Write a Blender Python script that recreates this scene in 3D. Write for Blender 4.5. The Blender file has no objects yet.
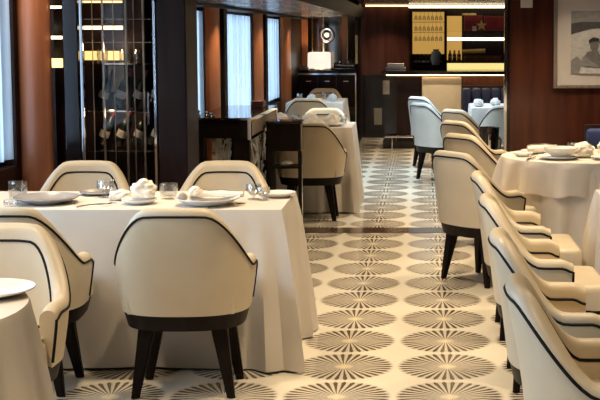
import bpy, bmesh, math, random
from mathutils import Vector, Matrix, noise
random.seed(7)
C = bpy.context.scene.collection
PI = math.pi

# ------------------------------------------------------------------ camera
cam_d = bpy.data.cameras.new('camera'); cam = bpy.data.objects.new('camera', cam_d); C.objects.link(cam)
cam.location = (0, 0, 1.55)
cam.rotation_euler = (PI/2 - math.atan(115/1250), 0, 0)
cam_d.sensor_fit = 'HORIZONTAL'; cam_d.sensor_width = 36; cam_d.lens = 36*1250/600
cam_d.shift_x = -123/600; cam_d.shift_y = -50/600
cam_d.clip_start = 0.05
bpy.context.scene.camera = cam

# ------------------------------------------------------------------ world, lights, exposure
w = bpy.data.worlds.new('sky'); bpy.context.scene.world = w; w.use_nodes = True
bg = w.node_tree.nodes['Background']
bg.inputs[0].default_value = (0.50, 0.74, 1.0, 1); bg.inputs[1].default_value = 3.3
vs = bpy.context.scene.view_settings
vs.view_transform = 'Standard'; vs.look = 'None'; vs.gamma = 1; vs.use_curve_mapping = False
vs.exposure = 0.22

def area(name, loc, size, power, col=(1, .80, .55), spread=100):
    l = bpy.data.lights.new(name, 'AREA'); l.energy = power; l.color = col
    l.size = size; l.spread = math.radians(spread); l.shape = 'DISK'
    o = bpy.data.objects.new(name, l); C.objects.link(o); o.location = loc
    return o
CEIL = 2.38
WARM = (1, .79, .53); COOL = (.80, .92, 1)
for (x, y, p) in [(-1.35, 6.1, 8.5), (-2.1, 6.05, 5), (-1.6, 3.4, 6), (-1.9, 4.2, 7), (-.30, 5.0, 11), (-.1, 6.8, 12), (1.0, 4.5, 8), (1.05, 6.1, 10),  # the one above the small round table is added to brighten its top
                  (1.0, 8.2, 11), (.0, 8.5, 12), (-1.0, 10.9, 7), (.1, 10.6, 11), (.75, 10.0, 7),
                  (-1.3, 8.4, 3), (1.6, 9.6, 7),
                  (-1.2, 2.3, 16), (.6, 2.6, 7)]:
    area('downlight', (x, y, CEIL-.02), .18, p, WARM)
for (x, y, p) in [(-.2, 12.3, 22), (.85, 13.6, 10), (-.3, 14.3, 22), (-1.3, 14.2, 8)]:
    area('downlight', (x, y, CEIL-.02 if x > -1 else 1.85), .18, p, COOL)
for y, p in ((.3, 16), (2.7, 30), (4.95, 30)):      # area lamps added outside the near windows to strengthen the daylight
    l = bpy.data.lights.new('window_daylight', 'AREA'); l.energy = p; l.color = (.68, .84, 1); l.shape = 'RECTANGLE'; l.size = 1.2; l.size_y = 1.5
    o = bpy.data.objects.new('window_daylight', l); C.objects.link(o); o.location = (-2.68, y, 1.35); o.rotation_euler = (0, -PI/2, 0)
for (x, y, z, p) in [(-2.36, 7.35, CEIL-.02, 4), (-1.5, 10.35, 1.785, 3), (-1.5, 13.2, 1.785, 2.5), (-1.5, 15.9, 1.785, 2.5), (-1.2, 12.0, 1.785, 3),
                     (-.55, 18.45, 1.97, 5), (.2, 16.3, 1.97, 12), (-.3, 17.35, 1.97, 3), (.85, 15.6, 1.97, 8), (1.45, 10.3, CEIL-.02, 7)]:  # lamps at back wall, bar end and picture are added to brighten them
    if p: area('downlight', (x, y, z), .08, p, WARM)

# ------------------------------------------------------------------ materials
def mat(name, col, rough=.5, metal=0, **k):
    m = bpy.data.materials.new(name); m.use_nodes = True
    b = m.node_tree.nodes['Principled BSDF']
    b.inputs['Base Color'].default_value = (*col, 1); b.inputs['Roughness'].default_value = rough
    b.inputs['Metallic'].default_value = metal
    for kk, v in k.items():
        b.inputs[kk].default_value = v
    return m
def bs(m): return m.node_tree.nodes['Principled BSDF']
def noisy(m, c1, c2, scale=(5, 5, 5), detail=3, bump=0, dist=0, bscale=None):
    nt = m.node_tree; tc = nt.nodes.new('ShaderNodeTexCoord'); mp = nt.nodes.new('ShaderNodeMapping')
    mp.inputs['Scale'].default_value = scale
    n = nt.nodes.new('ShaderNodeTexNoise'); n.inputs['Scale'].default_value = 1; n.inputs['Detail'].default_value = detail
    n.inputs['Distortion'].default_value = dist
    r = nt.nodes.new('ShaderNodeValToRGB'); r.color_ramp.elements[0].position = .3; r.color_ramp.elements[1].position = .7
    r.color_ramp.elements[0].color = (*c1, 1); r.color_ramp.elements[1].color = (*c2, 1)
    nt.links.new(tc.outputs['Object'], mp.inputs[0]); nt.links.new(mp.outputs[0], n.inputs['Vector'])
    nt.links.new(n.outputs[0], r.inputs[0]); nt.links.new(r.outputs[0], bs(m).inputs['Base Color'])
    if bump:
        bp = nt.nodes.new('ShaderNodeBump'); bp.inputs['Strength'].default_value = bump; bp.inputs['Distance'].default_value = .01
        nn = n
        if bscale:
            nn = nt.nodes.new('ShaderNodeTexNoise'); nn.inputs['Scale'].default_value = bscale
            nt.links.new(tc.outputs['Object'], nn.inputs['Vector'])
        nt.links.new(nn.outputs[0], bp.inputs['Height']); nt.links.new(bp.outputs[0], bs(m).inputs['Normal'])
    return m
def emit(name, col, s, c2=None, scale=(8, 8, 8)):
    m = mat(name, col, .4); b = bs(m)
    b.inputs['Emission Color'].default_value = (*col, 1); b.inputs['Emission Strength'].default_value = s
    return m
def glassy(name, tint=(1, 1, 1), refl=.12, rough=.02, edge=.6):
    m = bpy.data.materials.new(name); m.use_nodes = True; nt = m.node_tree
    nt.nodes.remove(nt.nodes['Principled BSDF']); out = nt.nodes['Material Output']
    t = nt.nodes.new('ShaderNodeBsdfTransparent'); t.inputs[0].default_value = (*tint, 1)
    g = nt.nodes.new('ShaderNodeBsdfGlossy'); g.inputs['Roughness'].default_value = rough
    lw = nt.nodes.new('ShaderNodeLayerWeight'); lw.inputs[0].default_value = .35
    mm = nt.nodes.new('ShaderNodeMath'); mm.operation = 'MULTIPLY_ADD'; mm.inputs[1].default_value = edge; mm.inputs[2].default_value = refl
    nt.links.new(lw.outputs['Facing'], mm.inputs[0])
    mx = nt.nodes.new('ShaderNodeMixShader'); nt.links.new(mm.outputs[0], mx.inputs[0])
    nt.links.new(t.outputs[0], mx.inputs[1]); nt.links.new(g.outputs[0], mx.inputs[2]); nt.links.new(mx.outputs[0], out.inputs[0])
    return m

M = {}
M['leather'] = noisy(mat('cream_leather', (.7, .6, .45), .42), (.60, .50, .345), (.66, .555, .395), (6, 6, 6), 2, .05, 0, 220)
M['leather_white'] = noisy(mat('white_leather', (.75, .75, .7), .42), (.54, .56, .54), (.60, .62, .60), (6, 6, 6), 2, .05, 0, 220)
M['piping'] = mat('black_piping', (.008, .006, .006), .6)
M['black_wood'] = noisy(mat('black_wood', (.02, .01, .01), .25), (.008, .005, .004), (.016, .010, .008), (20, 20, 3), 3)
bs(M['black_wood']).inputs['Specular IOR Level'].default_value = .12; bs(M['black_wood']).inputs['Roughness'].default_value = .45
bs(M['piping']).inputs['Specular IOR Level'].default_value = .15
M['cloth'] = noisy(mat('white_cloth', (.8, .76, .68), .85), (.62, .56, .485), (.68, .62, .54), (3, 3, 3), 2, .2, 0, 14)
M['cloth_blue'] = noisy(mat('cool_white_cloth', (.8, .8, .78), .85), (.66, .67, .66), (.72, .73, .72), (3, 3, 3), 2, .12, 0, 9)
M['napkin'] = noisy(mat('napkin_linen', (.85, .8, .7), .9), (.82, .76, .64), (.88, .83, .72), (30, 30, 30), 2, .4, 0, 40)
M['china'] = noisy(mat('white_china', (.8, .78, .74), .12), (.78, .75, .70), (.82, .79, .75), (4, 4, 4), 1)
M['grey_china'] = noisy(mat('grey_china', (.5, .48, .47), .18), (.30, .285, .28), (.37, .355, .35), (9, 9, 9), 2)
M['steel'] = noisy(mat('steel', (.7, .7, .7), .15, 1), (.20, .19, .18), (.30, .29, .28), (20, 20, 20), 1)
M['chrome'] = noisy(mat('chrome', (.8, .8, .85), .08, 1), (.74, .75, .80), (.84, .85, .9), (10, 10, 10), 1)
M['brass'] = noisy(mat('brass', (.8, .6, .3), .2, 1), (.72, .52, .25), (.85, .65, .34), (10, 10, 10), 1)
M['bronze'] = noisy(mat('bronze', (.4, .3, .2), .3, .8), (.22, .16, .11), (.42, .32, .22), (3, 3, 14), 3)
M['wood_red'] = noisy(mat('red_brown_veneer', (.1, .03, .02), .16), (.050, .014, .009), (.090, .028, .016), (14, 14, 1.2), 5, 0, .4)
M['wood_dark'] = noisy(mat('dark_brown_veneer', (.05, .02, .015), .38), (.014, .006, .005), (.028, .012, .009), (14, 14, 1.2), 5, 0, .4)
M['wood_orange'] = noisy(mat('orange_brown_veneer', (.35, .12, .05), .3), (.30, .095, .042), (.50, .19, .085), (16, 16, .8), 4, 0, .3)
M['wood_bar'] = noisy(mat('bar_veneer', (.16, .06, .03), .25), (.12, .042, .022), (.20, .080, .042), (12, 12, 1.2), 5, 0, .4)
bs(M['wood_dark']).inputs['Specular IOR Level'].default_value = .2
M['black_gloss'] = noisy(mat('black_lacquer', (.01, .008, .008), .1), (.008, .006, .007), (.014, .010, .010), (3, 3, 3), 2)
M['navy'] = noisy(mat('navy_velvet', (.012, .02, .08), .7), (.006, .011, .038), (.010, .018, .06), (12, 12, 12), 3)
M['navy_bright'] = noisy(mat('blue_velvet', (.012, .02, .08), .7), (.014, .028, .10), (.022, .042, .15), (12, 12, 12), 3)
M['mirror'] = noisy(mat('bronze_mirror', (.3, .25, .2), .06, 1), (.20, .16, .13), (.30, .25, .21), (2, 2, 2), 2)
M['mirror_ceiling'] = noisy(mat('veined_mirror', (.3, .28, .27), .1, 1), (.03, .025, .025), (.95, .93, .90), (4.5, 1.6, 2), 6, .9, 2.2)  # pale streaks in the colour imitate glints on the mirror
for _n in M['mirror_ceiling'].node_tree.nodes:
    if _n.type == 'BUMP': _n.inputs['Distance'].default_value = .07
    if _n.type == 'VALTORGB': _n.color_ramp.elements[0].position = .50; _n.color_ramp.elements[1].position = .60
M['ceiling'] = noisy(mat('ceiling_paint', (.55, .48, .4), .7), (.16, .13, .10), (.20, .165, .13), (1, 1, 1), 2)
M['wall_paint'] = noisy(mat('wall_covering', (.4, .33, .27), .6), (.38, .31, .25), (.43, .36, .30), (3, 3, 3), 2)
M['gold_panel'] = emit('backlit_gold_panel', (1, .56, .13), .42)
bs(M['gold_panel']).inputs['Base Color'].default_value = (.30, .17, .04, 1)
M['gold_dim'] = noisy(mat('gold_leaf', (.6, .4, .12), .4, .0), (.50, .32, .09), (.68, .47, .16), (20, 20, 20), 3)
M['gold_bright'] = emit('backlit_amber_glass', (1, .72, .28), 1.25)
M['bar_led'] = emit('bar_led', (1, .70, .34), 5)
M['lattice'] = noisy(mat('brushed_silver', (.7, .7, .7), .4, .4), (.60, .60, .60), (.76, .76, .76), (20, 20, 20), 1)
M['led'] = emit('warm_led', (1, .86, .55), 3.0)
M['led_dim'] = emit('warm_led_strip', (1, .72, .36), 2.2)
M['shade'] = emit('lit_lamp_shade', (1, .90, .76), .85)
M['glass'] = glassy('clear_glass', (.96, .97, .97), .10)
M['door_glass'] = glassy('cabinet_glass', (.92, .89, .86), .008, .02, .06)
M['pane'] = glassy('window_glass', (.95, .97, 1), .04)
M['bottle'] = mat('dark_bottle_glass', (.012, .016, .010), .08)
noisy(M['bottle'], (.008, .012, .008), (.016, .02, .012), (9, 9, 9), 1)
M['amber'] = noisy(mat('amber_spirit', (.35, .13, .02), .1), (.28, .09, .015), (.42, .17, .03), (9, 9, 9), 1)
M['label'] = noisy(mat('paper_label', (.75, .72, .66), .7), (.42, .40, .37), (.56, .53, .49), (30, 30, 30), 2)
M['red'] = noisy(mat('dark_red_lacquer', (.16, .012, .015), .35), (.12, .008, .01), (.20, .016, .02), (8, 8, 8), 2)
M['blue_grey'] = noisy(mat('blue_grey_glaze', (.2, .27, .33), .25), (.16, .22, .28), (.25, .33, .40), (12, 12, 12), 2)
M['stone'] = noisy(mat('brown_marble', (.06, .035, .025), .12), (.035, .018, .012), (.11, .065, .045), (5, 9, 5), 5, 0, 1.2)
M['wall_plate'] = noisy(mat('grey_plate', (.35, .31, .27), .5), (.33, .29, .25), (.37, .33, .29), (9, 9, 9), 1)
M['frame'] = noisy(mat('silver_frame', (.32, .27, .22), .35, .5), (.27, .22, .18), (.36, .31, .26), (30, 30, 3), 2)
M['mat_board'] = noisy(mat('mat_board', (.62, .57, .53), .8), (.60, .55, .51), (.64, .59, .55), (9, 9, 9), 1)
for nm, v in (('p_sky', .28), ('p_sea', .07), ('p_sand', .52), ('p_skin', .16), ('p_dark', .022), ('p_light', .62), ('p_mid', .26)):
    M[nm] = noisy(mat(nm, (v, v, v), .5), (v*.82, v*.80, v*.79), (v*1.15, v*1.12, v*1.10), (22, 22, 40), 4)
M['sheer'] = None
def make_sheer():
    m = bpy.data.materials.new('sheer_fabric'); m.use_nodes = True; nt = m.node_tree
    nt.nodes.remove(nt.nodes['Principled BSDF']); out = nt.nodes['Material Output']
    t = nt.nodes.new('ShaderNodeBsdfTransparent'); t.inputs[0].default_value = (.9, .95, 1, 1)
    tr = nt.nodes.new('ShaderNodeBsdfTranslucent'); d = nt.nodes.new('ShaderNodeBsdfDiffuse')
    tr.inputs[0].default_value = (.9, .9, .9, 1); d.inputs[0].default_value = (.9, .9, .9, 1)
    tc = nt.nodes.new('ShaderNodeTexCoord'); mp = nt.nodes.new('ShaderNodeMapping'); mp.inputs['Scale'].default_value = (9, 9, .1)
    n = nt.nodes.new('ShaderNodeTexNoise'); n.inputs['Scale'].default_value = 1; n.inputs['Detail'].default_value = 2
    rr = nt.nodes.new('ShaderNodeValToRGB'); rr.color_ramp.elements[0].position = .40; rr.color_ramp.elements[1].position = .62
    rr.color_ramp.elements[0].color = (.35, .35, .35, 1); rr.color_ramp.elements[1].color = (.95, .95, .95, 1)
    nt.links.new(tc.outputs['Object'], mp.inputs[0]); nt.links.new(mp.outputs[0], n.inputs['Vector']); nt.links.new(n.outputs[0], rr.inputs[0])
    a = nt.nodes.new('ShaderNodeMixShader'); a.inputs[0].default_value = .25
    nt.links.new(tr.outputs[0], a.inputs[1]); nt.links.new(d.outputs[0], a.inputs[2])
    b = nt.nodes.new('ShaderNodeMixShader'); nt.links.new(rr.outputs[0], b.inputs[0])
    nt.links.new(t.outputs[0], b.inputs[1]); nt.links.new(a.outputs[0], b.inputs[2]); nt.links.new(b.outputs[0], out.inputs[0])
    return m
M['sheer'] = make_sheer()

def make_floor_mat():
    m = mat('sunburst_tile', (.7, .6, .45), .14); nt = m.node_tree; b = bs(m)
    def N(t): return nt.nodes.new(t)
    def val(x):
        if isinstance(x, (int, float)):
            v = N('ShaderNodeValue'); v.outputs[0].default_value = x; return v.outputs[0]
        return x
    def mth(op, a, bb=None, cc=None):
        n = N('ShaderNodeMath'); n.operation = op
        for i, q in enumerate((a, bb, cc)):
            if q is None: continue
            if isinstance(q, (int, float)): n.inputs[i].default_value = q
            else: nt.links.new(q, n.inputs[i])
        return n.outputs[0]
    def sstep(x, a, bb):
        n = N('ShaderNodeMapRange'); n.interpolation_type = 'SMOOTHSTEP'
        n.inputs['From Min'].default_value = a; n.inputs['From Max'].default_value = bb
        nt.links.new(x, n.inputs['Value']); return n.outputs[0]
    def mix(f, c1, c2):
        n = N('ShaderNodeMix'); n.data_type = 'RGBA'; nt.links.new(f, n.inputs[0])
        for i, c in ((6, c1), (7, c2)):
            if isinstance(c, tuple): n.inputs[i].default_value = (*c, 1)
            else: nt.links.new(c, n.inputs[i])
        return n.outputs[2]
    geo = N('ShaderNodeNewGeometry'); sp = N('ShaderNodeSeparateXYZ'); nt.links.new(geo.outputs['Position'], sp.inputs[0])
    x = mth('SUBTRACT', mth('FRACT', mth('MULTIPLY_ADD', sp.outputs[0], 1/.486, .5-.114/.486+40)), .5)
    y = mth('SUBTRACT', mth('FRACT', mth('MULTIPLY_ADD', sp.outputs[1], 1/.494, .5-5.258/.494+40)), .5)
    r = mth('MULTIPLY', mth('SQRT', mth('ADD', mth('MULTIPLY', x, x), mth('MULTIPLY', y, y))), 2.0)
    th = mth('ARCTAN2', y, x)
    a = mth('MULTIPLY', mth('ABSOLUTE', mth('SUBTRACT', mth('FRACT', mth('MULTIPLY_ADD', th, 34/(2*PI), 20.5)), .5)), 2.0)
    # stroke half-width over the radius: grows outward, tapers at the rim
    wd = mth('MULTIPLY', mth('MULTIPLY_ADD', r, .36, .25), mth('SUBTRACT', 1.0, sstep(r, .84, .985)))
    wd = mth('MULTIPLY', wd, sstep(r, .10, .22))
    stroke = mth('SUBTRACT', 1.0, sstep(mth('SUBTRACT', a, wd), -.10, .10))
    inside = mth('SUBTRACT', 1.0, sstep(r, .90, 1.0))
    stroke = mth('MULTIPLY', stroke, inside)
    nz = N('ShaderNodeTexNoise'); nz.inputs['Scale'].default_value = 5; nz.inputs['Detail'].default_value = 4
    nt.links.new(geo.outputs['Position'], nz.inputs['Vector'])
    base = mix(nz.outputs[0], (.78, .70, .55), (.86, .79, .65))
    tint = mix(mth('MULTIPLY', inside, .45), base, (.42, .35, .26))
    n2 = N('ShaderNodeTexNoise'); n2.inputs['Scale'].default_value = 26; nt.links.new(geo.outputs['Position'], n2.inputs['Vector'])
    dk = mix(n2.outputs[0], (.035, .024, .016), (.13, .095, .06))
    c = mix(mth('MULTIPLY', stroke, .92), tint, dk)
    # light, four-petalled flower in each centre
    star = mth('SUBTRACT', 1.0, sstep(mth('ADD', r, mth('MULTIPLY', mth('COSINE', mth('MULTIPLY', th, 4.0)), -.04)), .08, .14))
    c = mix(star, c, (.80, .68, .44))
    nt.links.new(c, b.inputs['Base Color'])
    return m
M['floor'] = make_floor_mat()

# ------------------------------------------------------------------ mesh helpers
def BM(): return bmesh.new()
def obj(name, bm, m, parent=None, smooth=True, loc=None):
    me = bpy.data.meshes.new(name)
    bmesh.ops.recalc_face_normals(bm, faces=bm.faces[:])
    bm.to_mesh(me); bm.free()
    me.materials.append(m)
    for p in me.polygons: p.use_smooth = smooth
    if smooth:
        try: me.set_sharp_from_angle(angle=math.radians(38))
        except Exception: pass
    o = bpy.data.objects.new(name, me); C.objects.link(o)
    if parent: o.parent = parent
    if loc: o.location = loc
    return o
def thing(name, label, cat, loc=(0, 0, 0), rz=0, group=None):
    o = bpy.data.objects.new(name, None); C.objects.link(o); o.empty_display_size = .05
    o.location = loc; o.rotation_euler = (0, 0, rz); tag(o, label, cat, group); return o
def tag(o, label, cat, group=None):
    o['label'] = label; o['category'] = cat
    if group: o['group'] = group
    return o
def struct(name, bm, m, parent=None, smooth=False):
    o = obj(name, bm, m, parent, smooth)
    if not parent: o['kind'] = 'structure'
    return o
def dup(root, loc, rz, label, group=None):
    r = root.copy(); C.objects.link(r); r.location = loc; r.rotation_euler = (0, 0, rz); r['label'] = label
    if group: r['group'] = group
    for ch in list(root.children):
        c = ch.copy(); C.objects.link(c); c.parent = r
        for g in list(ch.children):
            d = g.copy(); C.objects.link(d); d.parent = c
    return r
def box(bm, x0, x1, y0, y1, z0, z1, bev=0, mtx=None):
    g = bmesh.ops.create_cube(bm, size=1)
    vs_ = g['verts']
    for v in vs_:
        v.co = Vector(((x0+x1)/2 + v.co.x*(x1-x0), (y0+y1)/2 + v.co.y*(y1-y0), (z0+z1)/2 + v.co.z*(z1-z0)))
    if bev:
        es = list({e for v in vs_ for e in v.link_edges})
        r = bmesh.ops.bevel(bm, geom=es, offset=bev, segments=2, profile=.5, affect='EDGES')
        vs_ = list({v for v in r['verts']} | {v for v in vs_ if v.is_valid})
    if mtx is not None:
        for v in vs_:
            if v.is_valid: v.co = mtx @ v.co
    return bm
def lathe(bm, prof, seg=32, cx=0, cy=0, cz=0, sx=1, sy=1, mtx=None, cap=True):
    rings = []
    for (r, z) in prof:
        ring = []
        for i in range(seg):
            a = 2*PI*i/seg
            co = Vector((cx + r*math.cos(a)*sx, cy + r*math.sin(a)*sy, cz + z))
            if mtx is not None: co = mtx @ co
            ring.append(bm.verts.new(co))
        rings.append(ring)
    for k in range(len(rings)-1):
        for i in range(seg):
            j = (i+1) % seg
            bm.faces.new((rings[k][i], rings[k][j], rings[k+1][j], rings[k+1][i]))
    if cap:
        bm.faces.new(rings[0][::-1]); bm.faces.new(rings[-1])
    return bm
def tube(bm, pts, r, seg=8, cap=True):
    pts = [Vector(p) for p in pts]; rings = []
    rr = r if isinstance(r, (list, tuple)) else [r]*len(pts)
    up = None
    for i, p in enumerate(pts):
        t = (pts[min(i+1, len(pts)-1)] - pts[max(i-1, 0)]).normalized()
        if up is None:
            up = Vector((0, 0, 1)) if abs(t.z) < .9 else Vector((1, 0, 0))
        s_ = t.cross(up)
        if s_.length < 1e-4: s_ = t.cross(Vector((1, 0, 0)))
        s_.normalize(); up = s_.cross(t).normalized()
        rings.append([bm.verts.new(p + (s_*math.cos(2*PI*k/seg) + up*math.sin(2*PI*k/seg))*rr[i]) for k in range(seg)])
    for a, b in zip(rings, rings[1:]):
        for k in range(seg):
            j = (k+1) % seg
            bm.faces.new((a[k], a[j], b[j], b[k]))
    if cap:
        bm.faces.new(rings[0][::-1]); bm.faces.new(rings[-1])
    return bm
def sm(x, a, b):
    t = max(0, min(1, (x-a)/(b-a))); return t*t*(3-2*t)
def lerp(a, b, t): return a + (b-a)*t

# ------------------------------------------------------------------ STRUCTURE
b = BM(); box(b, -2.7, 3.6, -1.6, 19.1, -.1, 0); struct('floor', b, M['floor'])
b = BM(); box(b, -1.75, .745, 9.72, 9.99, 0, .003); struct('trim_1', b, M['stone'])          # dark stone strip across the aisle
b = BM(); box(b, -2.7, 3.6, -1.6, 19.1, CEIL, CEIL+.1); struct('ceiling', b, M['ceiling'])
b = BM(); box(b, -2.7, 3.6, -1.7, -1.6, 0, CEIL); struct('wall_rear', b, M['wood_red'])
b = BM(); box(b, 3.6, 3.7, -1.7, 19.1, 0, CEIL); struct('wall_right', b, M['wood_red'])
# picture wall (faces the camera)
b = BM(); box(b, .762, 3.6, 11.0, 11.14, 0, CEIL); struct('wall_picture', b, M['wood_red'])
b = BM(); box(b, .738, .762, 10.985, 11.155, 0, CEIL); struct('trim_2', b, M['black_gloss'])
b = BM(); box(b, .715, .738, 11.02, 11.06, 0, CEIL); struct('trim_3', b, M['chrome'])
# left wall, near section with windows
def wall_with_windows(name, X0, X1, Y0, Y1, z1, holes, m):
    bm = BM(); y = Y0
    for (a, c, zb, zt) in holes:
        box(bm, X0, X1, y, a, 0, z1)
        box(bm, X0, X1, a, c, 0, zb); box(bm, X0, X1, a, c, zt, z1); y = c
    box(bm, X0, X1, y, Y1, 0, z1)
    return struct(name, bm, m)
near_holes = [(-.6, 1.2, .75, 1.95), (1.8, 3.6, .75, 1.95), (4.2, 5.7, .75, 1.95), (6.1, 7.66, .75, 1.95)]
wall_with_windows('wall_left', -2.64, -2.50, -1.6, 7.85, CEIL, near_holes, M['wood_dark'])
far_holes = [(9.62, 10.08, .74, 1.77), (10.93, 12.96, .74, 1.77), (13.85, 15.4, .74, 1.77)]
wall_with_windows('wall_left_far', -1.90, -1.76, 7.95, 18.1, CEIL, far_holes, M['wood_dark'])
def window(n, X, y0, y1, z0, z1):
    r = bpy.data.objects.new('window_%d' % n, None); C.objects.link(r); r['kind'] = 'structure'
    bm = BM()
    box(bm, X-.03, X+.0, y0, y0+.03, z0, z1); box(bm, X-.03, X+.0, y1-.03, y1, z0, z1)
    box(bm, X-.03, X+.0, y0+.03, y1-.03, z0, z0+.04); box(bm, X-.03, X+.0, y0+.03, y1-.03, z1-.04, z1)
    obj('window_frame', bm, M['black_wood'], r, False)
    bm = BM(); box(bm, X-.02, X-.01, y0+.03, y1-.03, z0+.04, z1-.04); obj('window_pane', bm, M['pane'], r, False)
for i, h in enumerate(near_holes): window(i+1, -2.57, *h)
for i, h in enumerate(far_holes): window(i+5, -1.83, *h)
# partition between the near and the far section
b = BM(); box(b, -2.64, -1.60, 8.12, 8.22, 0, CEIL); struct('wall_partition', b, M['wood_dark'])
b = BM(); box(b, -1.64, -1.46, 7.72, 8.12, 0, CEIL, .008); struct('trim_4', b, M['wood_dark'])    # black column by the wine cabinet
def rounded_panel(name, x0, x1, y, depth, z0, z1, m, axis='x'):
    bm = BM(); n = 14; lo = []; hi = []
    for i in range(n+1):
        t = i/n; a = lerp(x0, x1, t); d = -depth*math.sin(PI*t)**.6
        p = (a, y+d) if axis == 'x' else (y-d, a)
        lo.append(bm.verts.new((*p, z0))); hi.append(bm.verts.new((*p, z1)))
    for i in range(n): bm.faces.new((lo[i], lo[i+1], hi[i+1], hi[i]))
    bm.faces.new(lo[::-1]); bm.faces.new(hi); bm.faces.new((lo[0], hi[0], hi[n], lo[n]))
    return struct(name, bm, m, None, True)
rounded_panel('trim_5', -2.50, -2.292, 7.74, .07, 0, CEIL, M['wood_orange'])
# rounded veneer panels and posts between the far windows
for k, (y0, y1) in enumerate([(10.12, 10.70), (13.0, 13.55), (15.45, 16.5)]):
    rounded_panel('trim_%d' % (7+k), y0, y1, -1.757, .06, .0, 1.79, M['wood_orange'], 'y')
for k, y in enumerate([10.73, 13.58]):
    b = BM(); box(b, -1.757, -1.70, y, y+.17, 0, 1.79); struct('trim_%d' % (10+k), b, M['black_wood'])
b = BM(); box(b, -1.757, -1.66, 8.25, 18.0, 1.772, 1.80, .004); struct('trim_12', b, M['black_wood'])       # window header
# dropped mirror ceiling over the far left section
b = BM(); box(b, -1.757, -.90, 8.9, 18.05, 1.80, 1.93); struct('trim_13', b, M['mirror_ceiling'])
b = BM(); box(b, -.90, -.88, 8.9, 18.6, 1.795, 1.95); struct('trim_14', b, M['black_wood'])
# back walls
b = BM(); box(b, -1.90, -.92, 18.1, 18.2, 0, CEIL); struct('wall_mirror', b, M['mirror'])
b = BM(); box(b, -.96, -.92, 17.9, 18.8, 0, CEIL); struct('trim_15', b, M['black_wood'])
b = BM(); box(b, -.96, 3.6, 18.9, 19.0, 0, CEIL); struct('wall_back', b, M['wood_red'])
b = BM(); box(b, -.86, 3.6, 14.9, 18.9, 2.0, 2.1); struct('trim_16', b, M['wood_bar'])              # low soffit above the bar
b = BM(); box(b, -.86, 1.6, 18.80, 18.86, 1.975, 1.995); struct('trim_17', b, M['led_dim'])            # glowing strip under the soffit
b = BM(); box(b, -.91, -.20, 18.86, 18.895, 0, .95); struct('trim_18', b, M['black_gloss'])
# strips on the mirror wall
for k, (x0, x1, m) in enumerate([(-1.75, -1.66, 'wood_orange'), (-1.60, -1.585, 'brass'), (-1.50, -1.46, 'wood_red'), (-1.44, -1.425, 'brass'),
                                 (-1.17, -1.10, 'wood_bar'), (-1.095, -1.085, 'brass')]):
    b = BM(); box(b, x0, x1, 18.07, 18.1, 1.1, 1.9); struct('trim_%d' % (19+k), b, M[m])
b = BM(); box(b, -.965, -.93, 17.86, 17.9, 1.14, 1.55); struct('trim_25', b, M['brass'])

# ------------------------------------------------------------------ sheer curtains
def sheer(x, y0, y1, z0, z1, label):
    bm = BM(); n = int((y1-y0)/.012); lo = []; hi = []
    for i in range(n+1):
        y = lerp(y0, y1, i/n); ph = y*42 + 2.2*math.sin(y*5.3)
        xx = x + .018*math.sin(ph)
        lo.append(bm.verts.new((xx, y, z0))); hi.append(bm.verts.new((xx, y, z1)))
    for i in range(n): bm.faces.new((lo[i], lo[i+1], hi[i+1], hi[i]))
    o = obj('sheer_curtain', bm, M['sheer']); tag(o, label, 'curtain'); return o
sheer(-1.80+.02, 9.66, 10.05, .79, 1.74, 'narrow white sheer curtain behind the near end of the black console')
sheer(-1.80+.02, 10.98, 12.9, .79, 1.74, 'wide pale blue sheer curtain in the window left of the middle post')
sheer(-1.80+.02, 13.9, 15.35, .79, 1.74, 'pale blue sheer curtain in the farthest window, right of the post')
sheer(-2.535, 6.13, 7.65, .79, 1.92, 'pale sheer curtain at the extreme left edge, beside the large wood panel')

# ------------------------------------------------------------------ chairs
def chair_plan():
    """half outline of the shell seen from above: list of (x, y, s) from rear centre to arm front"""
    pts = []; n = 2.55; a = .300; bb = .255
    for i in range(19):
        ph = PI/2*(1-i/18)
        x = a*abs(math.cos(ph))**(2/n); y = -bb*abs(math.sin(ph))**(2/n)
        pts.append((x, y))
    for i in range(1, 6):
        t = i/5; pts.append((lerp(.300, .296, t), .085*t))
    out = []; s = 0
    for i, p in enumerate(pts):
        if i: s += math.hypot(p[0]-pts[i-1][0], p[1]-pts[i-1][1])
        out.append((p[0], p[1], s))
    return out
PLAN = chair_plan(); SMAX = PLAN[-1][2]
FULL = [(-x, y, -s) for (x, y, s) in PLAN[:0:-1]] + PLAN
def normals():
    ns = []
    for i in range(len(FULL)):
        p = FULL[max(i-1, 0)]; q = FULL[min(i+1, len(FULL)-1)]
        t = Vector((q[0]-p[0], q[1]-p[1])).normalized()
        ns.append(Vector((t.y, -t.x)))
    return ns
NRM = normals()
def top_h(s):
    s = abs(s); h = lerp(.84, .605, sm(s, .125, .405))
    h -= .006*sm(s, .05, .2)
    return h - .018*sm(s, SMAX-.05, SMAX)
ZB = .372; TH = .062
def shell_pt(i, off, z):
    x, y, s = FULL[i]; n = NRM[i]
    k = lerp(.885, 1.0, sm(z, ZB-.12, .60))
    back = max(0, min(1, -y/.255))
    yy = y*k - .055*sm(z, .5, .90)*back
    return Vector((x*k + n.x*off, yy + n.y*off, z))
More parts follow.
